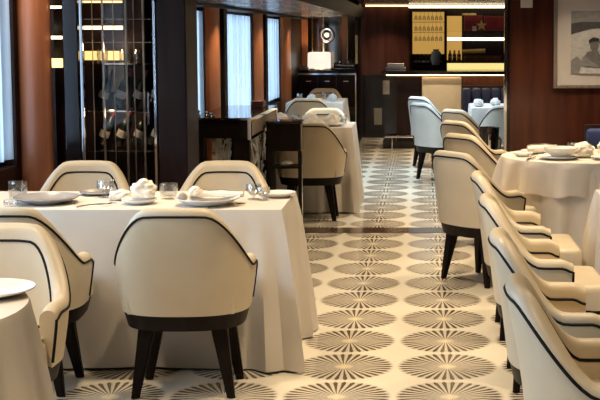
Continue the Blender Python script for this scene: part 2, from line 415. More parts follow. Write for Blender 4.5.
def make_shell():
    bm = BM(); secs = []
    for i, (x, y, s) in enumerate(FULL):
        h = top_h(s); r = TH/2; sec = []
        for k in range(7): sec.append(shell_pt(i, 0, lerp(ZB, h-r, k/6)))
        for k in range(1, 6):
            a = PI*k/6; sec.append(shell_pt(i, -r + r*math.cos(a), h-r + r*math.sin(a)))
        for k in range(5): sec.append(shell_pt(i, -TH, lerp(h-r, ZB+.02, k/4)))
        secs.append([bm.verts.new(p) for p in sec])
    for a, c in zip(secs, secs[1:]):
        for k in range(len(a)-1): bm.faces.new((a[k], a[k+1], c[k+1], c[k]))
        bm.faces.new((a[-1], a[0], c[0], c[-1]))
    bm.faces.new(secs[0]); bm.faces.new(secs[-1][::-1])
    return bm
def make_piping(inner):
    bm = BM(); pts = []
    L = len(FULL)
    off = -TH-.001 if inner else .001; dz = .062 if inner else .036
    if not inner:
        for z in (ZB+.02, .45, .52): pts.append(shell_pt(0, off, z))
    for i in range(L): pts.append(shell_pt(i, off, top_h(FULL[i][2]) - dz))
    if not inner:
        for z in (.52, .45, ZB+.02): pts.append(shell_pt(L-1, off, z))
    tube(bm, pts, .0055, 6); return bm
def plan_slab(z0, z1, k, yf, bev, n=FULL):
    bm = BM(); bot = []
    outline = [(x*k, max(y*k, -9)) for (x, y, s) in FULL]
    outline = [(x, min(y, yf)) for x, y in outline]
    vs0 = [bm.verts.new((x, y, z0)) for x, y in outline]; vs1 = [bm.verts.new((x, y, z1)) for x, y in outline]
    nn = len(outline)
    for i in range(nn):
        j = (i+1) % nn; bm.faces.new((vs0[i], vs0[j], vs1[j], vs1[i]))
    f0 = bm.faces.new(vs0[::-1]); f1 = bm.faces.new(vs1)
    if bev:
        bmesh.ops.bevel(bm, geom=list(f1.edges), offset=bev, segments=3, profile=.5, affect='EDGES')
    return bm
def frame_bm():
    bm = BM(); ol = [(x*.905, y*.905) for (x, y, s) in FULL]
    ol = ol + [(.255, .20), (.22, .235), (-.22, .235), (-.255, .20)]
    lo = [bm.verts.new((x*.93, y*.93, .305)) for x, y in ol]; hi = [bm.verts.new((x, y, .374)) for x, y in ol]; n = len(ol)
    for k in range(n): bm.faces.new((lo[k], lo[(k+1) % n], hi[(k+1) % n], hi[k]))
    bm.faces.new(lo[::-1]); bm.faces.new(hi); return bm
def make_chair(name, label, lm, group, loc, rz):
    t = thing(name, label, 'chair', loc, rz, group)
    obj('backrest', make_shell(), lm, t)
    obj('piping', make_piping(False), M['piping'], t); obj('piping', make_piping(True), M['piping'], t)
    sb = BM(); ol = [(-.225, -.18), (.225, -.18), (.228, .07), (.262, .10), (.255, .225), (.225, .25), (-.225, .25), (-.255, .225), (-.262, .10), (-.228, .07)]
    lo = [sb.verts.new((x, y, ZB)) for x, y in ol]; hi = [sb.verts.new((x, y, .478)) for x, y in ol]
    for k in range(10): sb.faces.new((lo[k], lo[(k+1) % 10], hi[(k+1) % 10], hi[k]))
    sb.faces.new(lo[::-1]); ft = sb.faces.new(hi)
    bmesh.ops.bevel(sb, geom=list(ft.edges), offset=.03, segments=3, profile=.5, affect='EDGES')
    obj('seat', sb, lm, t)
    obj('seat_frame', frame_bm(), M['black_wood'], t)
    for sx in (-1, 1):
        for sy in (-1, 1):
            bm = BM(); top = (.150*sx, .115*sy, .325); bt = (.205*sx, .150*sy, .0)
            rings = []
            for (p, wx, wy) in ((top, .036, .030), (bt, .017, .014)):
                rings.append([bm.verts.new((p[0]+ax*wx, p[1]+ay*wy, p[2])) for ax, ay in ((-1, -1), (1, -1), (1, 1), (-1, 1))])
            for k in range(4):
                j = (k+1) % 4; bm.faces.new((rings[0][k], rings[0][j], rings[1][j], rings[1][k]))
            bm.faces.new(rings[0][::-1]); bm.faces.new(rings[1])
            bmesh.ops.bevel(bm, geom=[e for e in bm.edges if abs(e.verts[0].co.z-e.verts[1].co.z) > .1], offset=.006, segments=2, affect='EDGES')
            obj('leg', bm, M['black_wood'], t)
    return t
GR = 'cream tub dining chairs'
R = math.radians
chair0 = make_chair('dining_chair', 'cream tub chair with back squarely to us at the long left table, four legs showing', M['leather'], GR, (-1.03, 5.39, 0), R(1))
for x, y, rz, lab in [
    (-1.765, 5.42, 0, 'cream tub chair half hidden at far left, its back to us at the long table'),
    (-1.59, 4.43, 180, 'large cream tub chair at lower left facing the small round table'),
    (-1.90, 6.80, 180, 'cream tub chair facing us before the wine cabinet, behind the short goblet'),
    (-1.115, 6.80, 180, 'cream tub chair facing us before the black console, behind the rolled napkin'),
    (.545, 3.60, -90, 'nearest cream chair at the lower right corner, cut by the picture edge'),
    (.545, 4.50, -90, 'second nearest cream chair in the right hand row, right behind the corner chair'),
    (.555, 5.53, -90, 'third nearest cream chair in the right hand row, its seat by the square table'),
    (.555, 6.47, -90, 'fourth nearest cream chair in the right hand row, before the pulled out tan chair'),
    (.378, 7.83, -50, 'tan cream chair pulled out into the aisle with its broad back and splayed dark legs'),
    (.47, 9.20, -50, 'cream chair right behind the round table, just beyond the pulled out tan chair'),
    (.47, 10.58, -52, 'cream chair left of the dark wine bucket, nearer of the two there'),
    (.50, 12.2, -50, 'cream chair left of the dark wine bucket, farther of the two there'),
    (-.945, 10.50, 0, 'cream tub chair with its back to us at the middle left table, beside the stand'),
    (-.96, 11.95, 180, 'cream chair on the far side of the middle left table'),
    (-1.30, 14.35, 0, 'cream chair at the farthest left table with its back to us'),
    (-1.32, 16.5, 180, 'farthest cream chair on the left, in front of the lamp cabinet')]:
    dup(chair0, (x, y, 0), R(rz), lab)
GW = 'white tub dining chairs near the bar'
chair1 = make_chair('dining_chair', 'bluish white tub chair standing in the aisle before the bar, dark legs on the tiles', M['leather_white'], GW, (.185, 13.35, 0), R(-54))
dup(chair1, (.14, 14.70, 0), R(-50), 'white chair showing only its rounded top behind the bluish aisle chair')
dup(chair1, (.86, 13.0, 0), R(0), 'white chair at the far white table below the navy sofa')

# ------------------------------------------------------------------ tables with cloths
def perim_rect(x0, x1, y0, y1, step=.025):
    P = []
    def seg(ax, ay, bx, by, nx, ny):
        n = max(2, int(math.hypot(bx-ax, by-ay)/step))
        for i in range(n): P.append((lerp(ax, bx, i/n), lerp(ay, by, i/n), nx, ny))
    seg(x0, y0, x1, y0, 0, -1); seg(x1, y0, x1, y1, 1, 0); seg(x1, y1, x0, y1, 0, 1); seg(x0, y1, x0, y0, -1, 0)
    return P
def cloth_rect(x0, x1, y0, y1, zt, zb, seed=0, corner=.135, flare=.02, amp=.008, big=None):
    rnd = random.Random(seed); P = perim_rect(x0, x1, y0, y1); n = len(P); K = 14
    corners = [(x0, y0), (x1, y0), (x1, y1), (x0, y1)]
    bm = BM(); rows = []; ph = rnd.uniform(0, 6); cph = rnd.uniform(0, 6)
    for k in range(K+1):
        f = k/K; row = []
        for i, (x, y, nx, ny) in enumerate(P):
            s = i*.025
            out = flare*f + amp*f*(math.sin(s*9+ph) + .6*math.sin(s*21+2*ph))
            dx, dy = nx*out, ny*out; zoff = 0
            for (cx, cy) in corners:
                d = math.hypot(x-cx, y-cy)
                if d < .32:
                    q = (1-d/.32)**3
                    ux = 1 if cx == x1 else -1; uy = 1 if cy == y1 else -1
                    fold = q*(corner if big is None or (cx, cy) == (corners[big]) else .04)*f**.8
                    dx += ux*fold*.75; dy += uy*fold*.75
                    wv = math.sin(d*46 + cph)*.052*f**.8*sm(d, .0, .07)*(1-d/.32)
                    dx += nx*wv; dy += ny*wv
            z = zt - (zt-zb)*f + .010*math.sin(s*7+ph)*f*(1 if zb > .1 else .4)
            if k == 0: z = zt
            elif k == 1: z = zt-.012 ; dx = nx*.004; dy = ny*.004
            row.append(bm.verts.new((x+dx, y+dy, max(z, .004))))
        rows.append(row)
    for a, c in zip(rows, rows[1:]):
        for i in range(n):
            j = (i+1) % n; bm.faces.new((a[i], a[j], c[j], c[i]))
    bm.faces.new(rows[0])
    return bm
def cloth_round(r, zt, zb, folds, amp, seed=0, n=144, flare=.035):
    rnd = random.Random(seed); K = 14; bm = BM(); rows = []; ph = rnd.uniform(0, 6)
    for k in range(K+1):
        f = k/K; row = []
        for i in range(n):
            a = 2*PI*i/n
            w_ = math.sin(folds*a + ph + .9*math.sin(2*a+ph)) + .35*math.sin(folds*1.9*a)
            rr = r + f*flare + amp*f**.7*w_ + (.006 if k else 0)
            z = zt - (zt-zb)*f + (.012*f*math.sin(folds*a+ph) if zb > .1 else 0)
            if k == 0: z = zt
            elif k == 1: z = zt - .012; rr = r+.006
            row.append(bm.verts.new((rr*math.cos(a), rr*math.sin(a), max(z, .004))))
        rows.append(row)
    for a, c in zip(rows, rows[1:]):
        for i in range(n):
            j = (i+1) % n; bm.faces.new((a[i], a[j], c[j], c[i]))
    bm.faces.new(rows[0])
    return bm
def rect_table(x0, x1, y0, y1, lab, clab, seed, m='cloth', **k):
    t = thing('dining_table', lab, 'table', ((x0+x1)/2, (y0+y1)/2, 0))
    hx, hy = (x1-x0)/2-.012, (y1-y0)/2-.012
    bm = BM(); box(bm, -hx, hx, -hy, hy, .715, .742, .004); obj('table_top', bm, M['black_wood'], t)
    bm = BM(); lathe(bm, [(.05, .03), (.045, .2), (.04, .715)], 16); obj('pedestal', bm, M['black_wood'], t)
    bm = BM(); lathe(bm, [(.22, 0), (.22, .015), (.05, .035)], 24); obj('base', bm, M['black_wood'], t)
    c = obj('tablecloth', cloth_rect(x0, x1, y0, y1, .75, .012, seed, **k), M[m]); tag(c, clab, 'tablecloth')
def round_table(cx, cy, r, lab, clab, ulab, seed, zo=.50):
    t = thing('dining_table', lab, 'table', (cx, cy, 0))
    bm = BM(); lathe(bm, [(r-.012, .715), (r-.012, .742)], 48); obj('table_top', bm, M['black_wood'], t)
    bm = BM(); lathe(bm, [(.05, .03), (.045, .2), (.04, .715)], 16); obj('pedestal', bm, M['black_wood'], t)
    bm = BM(); lathe(bm, [(.24, 0), (.24, .015), (.05, .035)], 24); obj('base', bm, M['black_wood'], t)
    if ulab:
        c = thing('tablecloth', clab, 'tablecloth', (cx, cy, 0))
        obj('under_cloth', cloth_round(r-.005, .746, .012, 16, .026, seed+5), M['cloth'], c)
        obj('overlay_cloth', cloth_round(r+.002, .75, zo, 13, .026, seed), M['cloth'], c)
    else:
        c = obj('tablecloth', cloth_round(r+.002, .75, zo, 17, .036, seed, 144, .10), M['cloth'], None, True, (cx, cy, 0)); tag(c, clab, 'tablecloth')

rect_table(-2.28, -.652, 5.70, 6.38, 'long dining table hidden under the large white cloth at left', 'white cloth on the long left table with a draped corner by the aisle', 3)
rect_table(-1.55, -.62, 10.82, 11.52, 'dining table under the middle left cloth beyond the dark stand', 'white cloth on the middle left table, falling to the tiles by the aisle', 4, corner=.08)
rect_table(-1.62, -.96, 14.75, 15.9, 'dining table under the farthest white cloth on the left', 'white cloth on the farthest left table near the lamp cabinet', 5, corner=.05)
rect_table(.895, 1.6, 5.0, 6.45, 'dining table under the white cloth at the right edge', 'white cloth with a hanging corner at the right edge, in front of the round table', 6, corner=.15, big=3)
rect_table(.54, 1.30, 13.75, 14.7, 'dining table under the cool white cloth beside the picture wall edge', 'cool white cloth on the far table in front of the navy sofa', 8, 'cloth_blue', corner=.06)
round_table(1.045, 8.29, .52, 'round dining table at right in front of the framed picture', 'two layered white cloth with a short overlay on the round right table', True, 2, .54)
round_table(-1.68, 3.60, .50, 'small round table at the lower left corner', 'white cloth with deep folds on the round table at lower left', None, 9, .03)

# ------------------------------------------------------------------ tableware
TZ = .752
def plate_bm(r, well=.62, h=.018):
    bm = BM(); prof = [(r*well*.9, 0), (r*well, .003), (r*.98, h), (r, h+.003), (r*.99, h+.006), (r*well, .010), (r*well*.9, .008), (.001, .008)]
    lathe(bm, prof, 40); return bm
def plate(x, y, r, lab, m='china', h=.018, z=TZ):
    o = obj('plate', plate_bm(r, .62, h), M[m], None, True, (x, y, z)); return tag(o, lab, 'plate')
def tumbler(x, y, r, h, lab, z=TZ, water=True, name='water_glass'):
    t = thing(name, lab, 'glass', (x, y, z))
    bm = BM(); lathe(bm, [(.001, 0), (r*.85, 0), (r*.9, .006), (r, h*.6), (r*.95, h), (r*.95-.003, h), (r-.004, h*.6), (r*.9-.004, .012), (.001, .012)], 28, cap=False)
    obj('bowl', bm, M['glass'], t)
    if water:
        bm = BM(); lathe(bm, [(r*.88-.004, .014), (r-.006, h*.55), (.001, h*.55)], 24); obj('water', bm, M['glass'], t)
    return t
def goblet(x, y, r, h, lab, z=TZ):
    t = thing('goblet', lab, 'glass', (x, y, z))
    bm = BM(); lathe(bm, [(r*.8, 0), (r*.8, .003), (.007, .008), (.006, h*.22), (r*.5, h*.32), (r*.98, h*.6), (r*.9, h), (r*.88, h), (r*.94, h*.6), (r*.45, h*.35), (.001, h*.3)], 28)
    obj('bowl', bm, M['glass'], t); return t
def fork(x, y, rz, lab, tines=True, z=TZ+.003):
    o_name = 'fork' if tines else 'knife'
    bm = BM()
    if tines:
        tube(bm, [(0, -.10, .003), (0, -.03, .008), (0, .03, .006)], [.005, .003, .004], 6)
        box(bm, -.011, .011, .03, .052, .004, .007)
        for k in (-1.5, -.5, .5, 1.5): tube(bm, [(k*.006, .05, .005), (k*.006, .075, .007), (k*.006, .098, .004)], [.002, .0018, .001], 5)
    else:
        tube(bm, [(0, -.11, .004), (0, -.02, .004)], [.006, .0045], 6); box(bm, -.008, .008, -.02, .11, .003, .005)
    o = obj(o_name, bm, M['steel'], None, True, (x, y, z)); o.rotation_euler = (0, 0, rz); return tag(o, lab, 'cutlery')
def blob(name, x, y, z, sx, sy, sz, seed, lab, cat='napkin', m='napkin', amp=.28, freq=2.2, rz=0):
    bm = BM(); bmesh.ops.create_icosphere(bm, subdivisions=4, radius=1)
    for v in bm.verts:
        p = v.co.copy(); d = noise.noise(p*freq + Vector((seed*3.1, seed, 0)))
        d2 = abs(noise.noise(p*freq*1.9 + Vector((seed, 7, seed*2))))
        k = 1 + amp*d - amp*.5*d2
        v.co = Vector((p.x*sx*k, p.y*sy*k, max(p.z*k, -.72)*sz + sz*.72))
    o = obj(name, bm, M[m], None, True, (x, y, z)); o.rotation_euler = (0, 0, rz); return tag(o, lab, cat)
def roll(x, y, z, L, r, rz, lab, flat=.75):
    """rolled napkin: a spiral strip swept along its length"""
    bm = BM(); n = 46; A = []; B = []
    prof = []
    for i in range(n+1):
        a = 2*PI*2.2*i/n; rr = r*(.35 + .65*i/n); prof.append((rr*math.cos(a), rr*math.sin(a)*flat + r*flat))
    cols = 9; rows = []
    for c in range(cols):
        t = c/(cols-1)*2-1; k = 1 - .12*t*t + .04*math.sin(t*7)
        rows.append([bm.verts.new((t*L/2, p[0]*k, p[1]*k)) for p in prof])
    for a, c in zip(rows, rows[1:]):
        for i in range(n): bm.faces.new((a[i], a[i+1], c[i+1], c[i]))
    o = obj('napkin', bm, M['napkin'], None, True, (x, y, z)); o.rotation_euler = (0, 0, rz); return tag(o, lab, 'napkin')

# long left table
plate(-1.80, 5.93, .155, 'wide grey dinner plate at the left end of the long table', 'grey_china', .026)
plate(-1.63, 6.255, .10, 'flat grey plate behind the wide grey dinner plate', 'grey_china', .010)
fork(-1.82, 6.18, R(-75), 'fork lying beyond the wide grey dinner plate', True)
fork(-1.525, 5.80, R(-52), 'fork lying right of the wide grey plate near the cloth edge', True)
tumbler(-1.985, 6.08, .046, .085, 'clear tumbler at the far left end of the long table')
tumbler(-1.925, 5.79, .035, .03, 'low glass dish with a blue tint at the left picture edge', water=False, name='glass_dish')
goblet(-1.565, 6.12, .044, .085, 'short clear goblet right of the grey plates on the long table')
plate(-1.35, 5.90, .085, 'small white bread plate under the crumpled napkin')
blob('napkin', -1.47, 6.035, TZ+.001, .055, .05, .028, 4, 'small crumpled white napkin between the goblet and the napkin ball')
blob('napkin', -1.335, 5.93, TZ+.026, .062, .055, .050, 2, 'round crumpled white napkin ball on the small bread plate')
tumbler(-1.245, 6.08, .045, .075, 'clear tumbler with water right of the napkin ball')
plate(-1.02, 5.87, .155, 'wide white dinner plate with raised rim near the draped corner', 'china', .030)
blob('bread_roll', -1.135, 5.86, TZ+.02, .022, .02, .022, 6, 'little beige bread roll on the left rim of the white dinner plate', 'bread', 'wall_plate', .1)
roll(-.99, 5.95, TZ+.022, .26, .026, R(-4), 'long rolled cream napkin lying across the white dinner plate')
blob('napkin', -1.09, 5.94, TZ+.036, .032, .03, .024, 9, 'bunched cream napkin end on the left of the white dinner plate')
goblet(-.825, 6.05, .040, .075, 'clear cut glass cup right of the white dinner plate')
goblet(-.775, 6.02, .036, .065, 'small clear goblet beside the cut glass cup')
plate(-.715, 6.15, .085, 'small white bread plate at the back right corner of the long table')
fork(-.915, 5.78, R(-50), 'fork lying right of the white dinner plate near the cloth edge')
# lower left round table
plate(-1.345, 3.80, .145, 'flat white plate on the small round table at lower left')
# round table at right
plate(.875, 8.05, .135, 'broad white plate under the bowl on the round table')
t = thing('bowl', 'wide white bowl on the round right table', 'bowl', (.89, 8.03, TZ+.0135))
b = BM(); lathe(b, [(.05, 0), (.055, .004), (.10, .035), (.112, .062), (.109, .064), (.095, .035), (.05, .010), (.001, .010)], 36); obj('body', b, M['china'], t)
roll(.80, 8.34, TZ+.01, .20, .042, R(6), 'thick rolled white napkin behind the bowl on the round table')
plate(.76, 8.42, .10, 'white plate behind the bowl, at the left rim of the round table')
tumbler(1.015, 8.40, .042, .075, 'glass tumbler between the rolled napkin and the napkin ball', water=False)
blob('napkin', 1.05, 8.15, TZ+.004, .072, .062, .056, 12, 'white napkin ball right of the bowl on the round table')
blob('napkin', 1.215, 8.28, TZ+.004, .055, .05, .065, 15, 'upright cream napkin at the right picture edge on the round table')
plate(1.19, 8.02, .11, 'white plate at the right side of the round table')
plate(.66, 8.22, .065, 'small bread plate at the left rim of the round table')
fork(.70, 8.03, R(-20), 'knife at the left rim of the round table', False)
# square table at the right edge
tumbler(.975, 6.28, .042, .085, 'clear tumbler on the square table at the right edge')
plate(1.15, 6.1, .14, 'white plate on the square table at the right edge')
# middle and far left tables
for x, y, s, lab in [(-1.0, 11.05, 1, 'crumpled white napkin behind the middle left chair'), (-.80, 11.0, 2, 'white napkin near the aisle corner of the middle left table'),
                     (-1.28, 11.15, 3, 'white napkin near the window end of the middle left table')]:
    plate(x, y, .12, lab.replace('crumpled white napkin', 'white plate').replace('white napkin', 'white plate'))
    blob('napkin', x, y, TZ+.012, .075, .055, .055, s, lab)
tumbler(-.72, 11.25, .036, .08, 'clear glass at the aisle corner of the middle left table')
tumbler(-1.15, 11.3, .036, .08, 'clear glass in the middle of the middle left table')
for x, y, s, lab in [(-1.35, 15.1, 5, 'white napkin on the near side of the farthest left table'), (-1.1, 15.2, 6, 'white napkin at the aisle side of the farthest left table')]:
    blob('napkin', x, y, TZ, .055, .05, .05, s, lab, m='cloth_blue')
tumbler(-1.5, 15.2, .036, .09, 'glass on the window side of the farthest left table')
tumbler(-1.22, 15.5, .036, .09, 'glass on the far side of the farthest left table')
for x, y, s, lab in [(.62, 14.0, 7, 'white napkin at the left of the far white table'), (.82, 14.2, 8, 'white napkin in the middle of the far white table'), (1.02, 14.05, 9, 'white napkin at the right of the far white table')]:
    blob('napkin', x, y, TZ, .06, .05, .05, s, lab, m='cloth_blue')

# ------------------------------------------------------------------ wine cabinet
wx0, wx1, wy0, wy1 = -2.290, -1.645, 7.72, 8.10
t = thing('wine_cabinet', 'tall dark glass fronted wine cabinet with glowing gold shelves between wood panel and black column', 'cabinet', (0, 0, 0))
b = BM(); box(b, wx0, wx0+.02, wy0, wy1, 0, 2.3); box(b, wx1-.02, wx1, wy0, wy1, 0, 2.3)
box(b, wx0+.02, wx1-.02, wy1-.02, wy1, 0, 2.3); box(b, wx0+.02, wx1-.02, wy0+.02, wy1-.02, 0, .35); box(b, wx0+.02, wx1-.02, wy0, wy1-.02, 2.2, 2.3)
obj('body', b, M['wood_dark'], t, False)
b = BM(); box(b, -2.215, -2.125, wy0, wy0+.12, 0, 2.2, .006); obj('post', b, M['black_gloss'], t, False)
b = BM(); box(b, -2.112, -2.092, wy0-.006, wy0+.02, 0, 2.2, .004); obj('mullion', b, M['chrome'], t, False)
for x in (-2.045, -1.985, -1.915, -1.842, -1.79, -1.735):
    b = BM(); box(b, x, x+(.011 if x in (-1.985, -1.842, -1.735) else .004), wy0+.03, wy0+.04, .35, 2.2); obj('upright', b, M['bronze'], t, False)
b = BM(); box(b, -1.662, -1.648, wy0-.006, wy0+.02, 0, 2.2); obj('mullion', b, M['chrome'], t, False)
b = BM(); box(b, -2.091, -1.663, wy0+.002, wy0+.008, .36, 2.2); d = obj('door', b, M['door_glass'], t, False)
b = BM(); box(b, -1.70, -1.69, wy0-.02, wy0, 1.0, 1.2); obj('door_handle', b, M['chrome'], d, False)
def zc(y, Y=7.8): return 1.55 - (y-35)*Y/1250
# lit shelves
for (y0, y1, m) in [(26, 29.5, 'led'), (51, 60, 'gold_bright'), (1, 3, 'led_dim')]:
    b = BM(); box(b, -2.165, -1.80, 8.02, 8.03, zc(y1, 8.0), zc(y0, 8.0)); obj('light_strip', b, M[m], t, False)
for (y0, y1, m) in [(6.5, 9, 'led'), (36, 39, 'led'), (58, 67, 'gold_bright')]:
    b = BM(); box(b, -2.284, -2.218, wy0-.012, wy0-.001, zc(y1), zc(y0)); obj('light_strip', b, M[m], t, False)
for y in (19, 42):
    b = BM(); box(b, -2.085, -1.668, wy0+.012, wy0+.022, zc(y, 7.74)-.004, zc(y, 7.74)); obj('rail', b, M['bronze'], t, False)
for y in (30, 63, 110, 150):
    b = BM(); box(b, -2.085, -1.668, wy0+.04, wy1-.03, zc(y, 7.8)-.008, zc(y, 7.8)); obj('shelf', b, M['door_glass'] if y < 60 else M['mirror'], t, False)
for (x0, x1) in ((-2.02, -1.92), (-1.90, -1.81)):
    b = BM(); box(b, x0, x1, 8.035, 8.05, zc(92, 8.0), zc(66, 8.0)); obj('back_panel', b, M['gold_dim'], t, False)
for yy in (47, 113):        # point lamps added to warm the cabinet interior
    l = bpy.data.lights.new('cabinet_lamp', 'POINT'); l.energy = 1.2; l.color = (1, .72, .4); l.shadow_soft_size = .03
    lo = bpy.data.objects.new('cabinet_lamp', l); C.objects.link(lo); lo.parent = t; lo.location = (-1.95, 7.82, zc(yy))
# slanted wine bottles
def make_bottle(name, label, cat, group, lm='label', bm_='bottle'):
    t = thing(name, label, cat, (0, 0, 0), 0, group)
    bm = BM(); lathe(bm, [(.034, 0), (.037, .004), (.037, .18), (.030, .205), (.014, .235), (.0135, .285), (.0155, .288), (.0155, .298), (.012, .30)], 20); obj('body', bm, M[bm_], t)
    bm = BM(); lathe(bm, [(.0376, .07), (.0376, .125)], 20, cap=False); obj('label_paper', bm, M[lm], t)
    bm = BM(); lathe(bm, [(.0162, .245), (.0162, .302), (.001, .303)], 14, cap=False); obj('capsule', bm, M['red'], t)
    return t
bot0 = make_bottle('wine_bottle', 'dark wine bottle with pale label leaning on the upper rack of the wine cabinet', 'bottle', 'wine bottles on the upper rack')
def put(o, loc, rot): o.location = loc; o.rotation_euler = rot; o.scale = (.85, .85, .85)
first = True
for i, x in enumerate((-2.075, -1.965, -1.855, -1.745)):
    o = bot0 if first else dup(bot0, (0, 0, 0), 0, bot0['label']); first = False
    put(o, (x+.012, 7.96, zc(110)+.018), (R(14), R(20), R(25)))
for i, x in enumerate((-2.075, -1.965, -1.855, -1.745)):
    o = dup(bot0, (0, 0, 0), 0, 'dark wine bottle with pale label in the lower rack of the wine cabinet', 'wine bottles on the lower rack')
    put(o, (x+.012, 7.96, zc(150)+.018), (R(14), R(20), R(25)))
for i, (x, c) in enumerate(((-2.02, 0), (-1.88, 1), (-1.79, 0))):
    b = BM(); lathe(b, [(.03, 0), (.032, .004), (.038, .05), (.030, .085), (.028, .085), (.034, .05), (.028, .008), (.001, .008)], 20)
    tag(obj('glass_bowl', b, M['glass'], None, True, (x, 7.9, zc(63)+.001)), 'clear glass bowl under the gold light in the wine cabinet', 'glass', 'glass bowls in the wine cabinet')
# panel beside the column; glowing strips imitate gold shelves reflected in a mirror
t = thing('display_niche', 'slim dark display niche with gold lit shelves behind the black column', 'shelf', (0, 0, 0))
b = BM(); box(b, -1.757, -1.745, 8.75, 9.42, .955, 1.77); obj('back_panel', b, M['wood_dark'], t, False)
for z, h, m in ((1.77, .016, 'led'), (1.665, .04, 'gold_bright'), (1.56, .014, 'led_dim'), (1.40, .010, 'led_dim')):
    b = BM(); box(b, -1.745, -1.715, 8.77, 9.40, z-.010, z); sh = obj('shelf', b, M['black_gloss'], t, False)
    b = BM(); box(b, -1.744, -1.716, 8.80, 9.38, z-.0105-h, z-.0102); obj('light_strip', b, M[m], sh, False)

# ------------------------------------------------------------------ console under the windows
cx0, cx1, cy0, cy1, cz = -1.70, -1.255, 9.06, 10.70, .95
t = thing('console', 'glossy black console with silver lattice legs and a chrome edged end panel under the windows', 'console', (0, 0, 0))
b = BM(); box(b, cx0, cx1, cy0, cy1, cz-.018, cz, .004); obj('console_top', b, M['black_gloss'], t, False)
b = BM(); box(b, cx0+.01, cx1-.02, cy0+.01, cy1-.01, cz-.15, cz-.018); obj('apron', b, M['black_gloss'], t, False)
b = BM()
for (y0, y1, z0, z1) in ((cy0, cy0+.05, cz-.16, cz), (cy1-.05, cy1, cz-.16, cz), (cy0+.05, cy1-.05, cz-.03, cz-.002), (cy0+.05, cy1-.05, cz-.16, cz-.135)):
    box(b, cx1-.02, cx1+.006, y0, y1, z0, z1)
box(b, cx0, cx1, cy0-.004, cy0-.0005, cz-.016, cz-.004)
obj('edge_trim', b, M['chrome'], t, False)
b = BM(); box(b, cx1-.02, cx1-.004, cy0+.05, cy1-.05, cz-.135, cz-.03); obj('end_panel', b, M['wall_paint'], t, False)
for (x0, x1, y0, y1) in ((cx0, cx0+.1, cy0+.02, cy0+.1), (cx1-.13, cx1-.01, cy0+.02, cy0+.1), (cx1-.10, cx1-.01, cy1-.5, cy1-.02), (cx0, cx0+.1, cy1-.1, cy1-.02)):
    b = BM(); box(b, x0, x1, y0, y1, 0, cz-.15, .004); obj('leg', b, M['black_wood'], t, False)
def lattice(p0, p1, z0, z1, n, seed):
    rnd = random.Random(seed); bm = BM(); p0 = Vector(p0); p1 = Vector(p1)
    for i in range(n):
        a = rnd.random(); c = max(0, min(1, a + rnd.uniform(-.5, .5))); za = rnd.uniform(z0, z1); zb_ = za + rnd.uniform(.06, .22)
        A = p0.lerp(p1, a); B = p0.lerp(p1, c)
        tube(bm, [(A.x, A.y, za), ((A.x+B.x)/2, (A.y+B.y)/2, (za+zb_)/2 + .02), (B.x, B.y, min(zb_, z1))], .006, 5)
    return bm
obj('lattice', lattice((cx0+.16, cy0+.06), (cx1-.15, cy0+.06), .45, .78, 40, 1), M['lattice'], t)
obj('lattice', lattice((cx1-.03, cy0+.14), (cx1-.03, cy1-.55), .35, .78, 50, 2), M['lattice'], t)
b = BM(); box(b, -.05, .05, -.11, .11, 0, .055, .004)
tag(obj('wooden_box', b, M['wood_bar'], None, False, (-1.37, 10.4, cz+.001)), 'small brown wooden box at the far end of the black console', 'box')
for i, (x, y, h) in enumerate(((-1.66, 9.2, .05), (-1.60, 9.25, .035), (-1.55, 9.18, .03))):
    b = BM(); lathe(b, [(.02, 0), (.022, .005), (.012, h*.5), (.018, h*.8), (.004, h)], 16)
    tag(obj('silver_cruet', b, M['chrome'], None, True, (x, y, cz+.001)), 'small silver cruet at the near left end of the black console', 'cruet', 'silver cruets on the console')
# dark stand beside the middle left chair
t = thing('service_stand', 'dark open service stand with slender post beside the middle left chair', 'stand', (0, 0, 0))
b = BM(); box(b, -1.235, -.95, 9.78, 10.03, .855, .875, .003); obj('stand_top', b, M['black_gloss'], t, False)
b = BM(); box(b, -1.23, -.965, 9.79, 10.02, .64, .855); obj('apron', b, M['black_wood'], t, False)
for x in (-1.228, -.985):
    b = BM(); box(b, x, x+.03, 9.80, 9.83, 0, .64); obj('leg', b, M['black_wood'], t, False)
b = BM(); box(b, -.955, -.947, 9.782, 9.792, 0, .855); obj('edge_trim', b, M['chrome'], t, False)
b = BM(); box(b, -1.198, -.985, 9.80, 10.0, .50, .52); obj('shelf', b, M['black_wood'], t, False)
blob('napkin', -1.08, 9.88, .522, .05, .035, .02, 21, 'folded white cloth on the lower shelf of the dark stand')

# ------------------------------------------------------------------ lamp cabinet at the back left
t = thing('sideboard', 'dark glossy sideboard with metal edges below the lit lamp at the back', 'cabinet', (0, 0, 0))
b = BM(); box(b, -1.75, -.94, 17.55, 18.05, 0, 1.04); obj('body', b, M['black_gloss'], t, False)
b = BM(); box(b, -1.755, -.935, 17.53, 18.06, 1.04, 1.06); obj('cabinet_top', b, M['black_gloss'], t, False)
for k in range(3):
    x = -1.73 + k*.262; b = BM(); box(b, x, x+.25, 17.535, 17.55, .55, .99); d = obj('door', b, M['wood_dark'], t, False)
    b = BM(); box(b, x+.09, x+.16, 17.525, 17.535, .90, .91); obj('handle', b, M['chrome'], d, False)
b = BM(); box(b, -1.755, -.935, 17.522, 17.53, .995, 1.015); obj('edge_trim', b, M['chrome'], t, False)
b = BM(); box(b, -.95, -.935, 17.515, 17.53, 0, .99); obj('edge_trim', b, M['chrome'], t, False)
t = thing('table_lamp', 'table lamp with glowing white drum shade on the dark sideboard', 'lamp', (-1.47, 17.75, 1.06))
b = BM(); lathe(b, [(.07, 0), (.07, .012), (.02, .02), (.015, .05), (.015, .12)], 20); obj('base', b, M['brass'], t)
b = BM(); lathe(b, [(.155, .0), (.165, .012), (.162, .21), (.15, .225), (.145, .222), (.157, .20), (.158, .015), (.15, .004)], 40, cz=-.0, cap=False)
